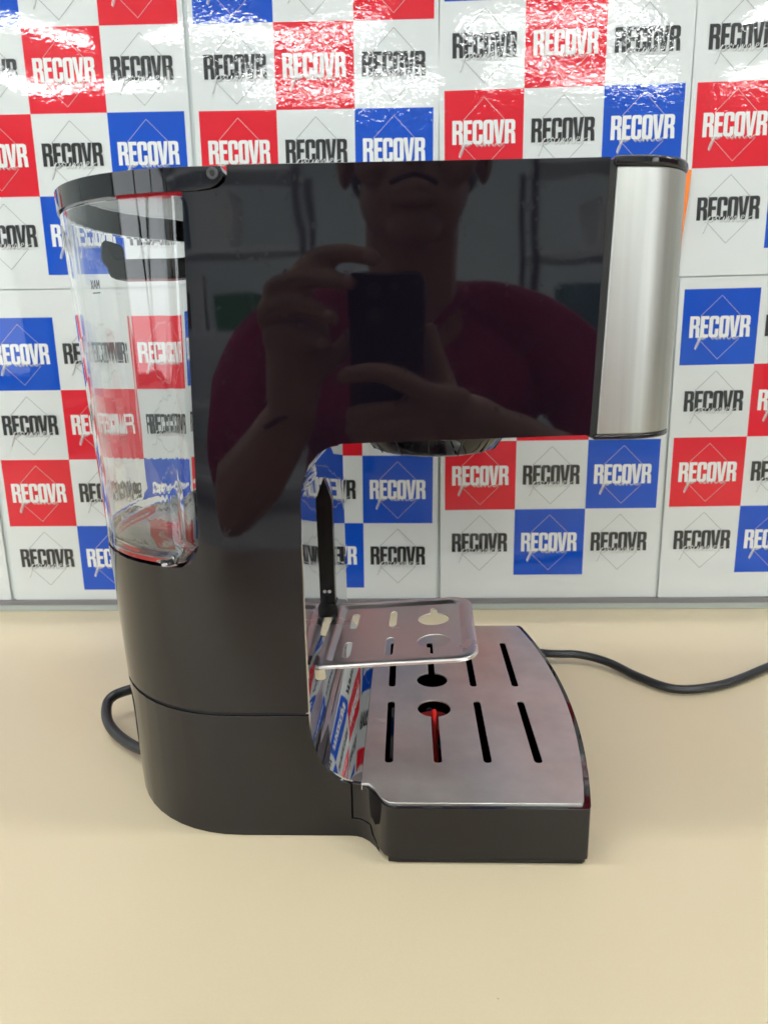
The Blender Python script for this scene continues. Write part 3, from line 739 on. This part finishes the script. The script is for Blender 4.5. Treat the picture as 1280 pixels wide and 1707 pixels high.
# phone, held with its back to the machine
v, f = prism_xy([([(a, b) for a, b in rnd(-.0555, -.108, .0165, .052, .009, 6)], z) for z in (0, .0085)])
ph = new('phone', raw(v, f), M_phone, smooth=30, bev=(.0012, 3, 50))
fw = Vector((RM[2][0], RM[2][1], RM[2][2])); upv = -Vector(RM[1])
rt = Vector((1, 0, 0)); rt = (rt-fw*rt.dot(fw)).normalized(); up2 = rt.cross(fw)
ph.matrix_world = Matrix(((rt.x, up2.x, -fw.x, -fw.x*.006), (rt.y, up2.y, -fw.y, -fw.y*.006), (rt.z, up2.z, -fw.z, CZ-fw.z*.006), (0, 0, 0, 1)))
for (x, y, rr_l) in ((-.030, .036, .0075), (-.030, .014, .0075), (-.010, .040, .0035)):
    v, f = lathe([(0, -.0004), (rr_l*.7, -.0004), (rr_l*.75, -.0014), (rr_l, -.0014), (rr_l, .0004)], 20, x, y); o = mk('camera_lens', v, f, M_dgrey, smooth=40); o.parent = ph
tag(ph, 'black phone held upright in the hands of the person taking the photo', 'phone')

# ------------------------------------------------------------------ shop behind the photographer
def part(o, e): o.parent = e; o.matrix_parent_inverse = Matrix.Translation(e.location).inverted(); return o
def shelf(x0, x1, y, z1, label, n):
    e = empty('storage_shelf', ((x0+x1)/2, y, -.76)); tag(e, label, 'shelf', 'storage shelves in the shop')
    for x in (x0, x1-.03):
        for yy in (y-.2, y+.2): part(box('upright', (x, x+.03, yy, yy+.03, -.76, z1), M_dgrey), e)
    for k in range(n):
        z = -.55+k*(z1+.55)/(n-1); part(box('shelf_board', (x0+.031, x1-.031, y-.2, y+.229, z-.03, z), M_hous), e)
    return [-.55+k*(z1+.55)/(n-1) for k in range(n)]
za = shelf(-2.3, -.55, -3.6, 1.15, 'tall grey storage shelf far behind the photographer, on the left', 5)
zb = shelf(.60, 2.3, -3.2, 1.05, 'tall grey storage shelf far behind the photographer, on the right', 5)
items = [(-1.9, -3.55, za[2], .34, .22, M_carton, 'brown carton on the middle board of the left shelf'), (-1.35, -3.55, za[2], .30, .30, M_wcarton, 'white carton on the middle board of the left shelf'),
         (-.95, -3.55, za[2], .26, .18, M_dgreen, 'green carton on the middle board of the left shelf'), (-1.75, -3.55, za[3], .40, .26, M_teal, 'teal box on the upper board of the left shelf'),
         (-1.10, -3.55, za[3], .34, .30, M_wcarton, 'white carton on the upper board of the left shelf'), (.95, -3.15, zb[2], .34, .24, M_teal, 'teal box on the middle board of the right shelf'),
         (1.45, -3.15, zb[2], .30, .20, M_dgrey, 'dark box on the middle board of the right shelf'), (1.9, -3.15, zb[2], .30, .30, M_carton, 'brown carton on the middle board of the right shelf'),
         (1.1, -3.15, zb[3], .40, .22, M_wcarton, 'white carton on the upper board of the right shelf'), (1.7, -3.15, zb[3], .34, .28, M_dgrey, 'dark box on the upper board of the right shelf')]
for (x, y, z, w, h, mt, lb) in items:
    o = box('storage_box', (x-w/2, x+w/2, y-.15, y+.15, z+.001, z+h), mt, bev=(.004, 1)); tag(o, lb, 'box', 'boxes on the storage shelves')
e = empty('reflection_cabinet', (2.2, .1, -.76)); tag(e, 'tall brown cabinet added unseen to the right of the table, for the dark band reflected in the steel front', 'cabinet')  # unseen cabinet, added to darken the reflection on the steel front's curve
part(box('carcass', (1.75, 2.35, -.9, .55, -.76, 1.3), M_carton, bev=(.004, 1)), e); part(box('door', (1.728, 1.7495, -.88, .53, -.70, 1.26), mat('brown_laminate', (.12, .07, .045), .5), bev=(.003, 1)), e)
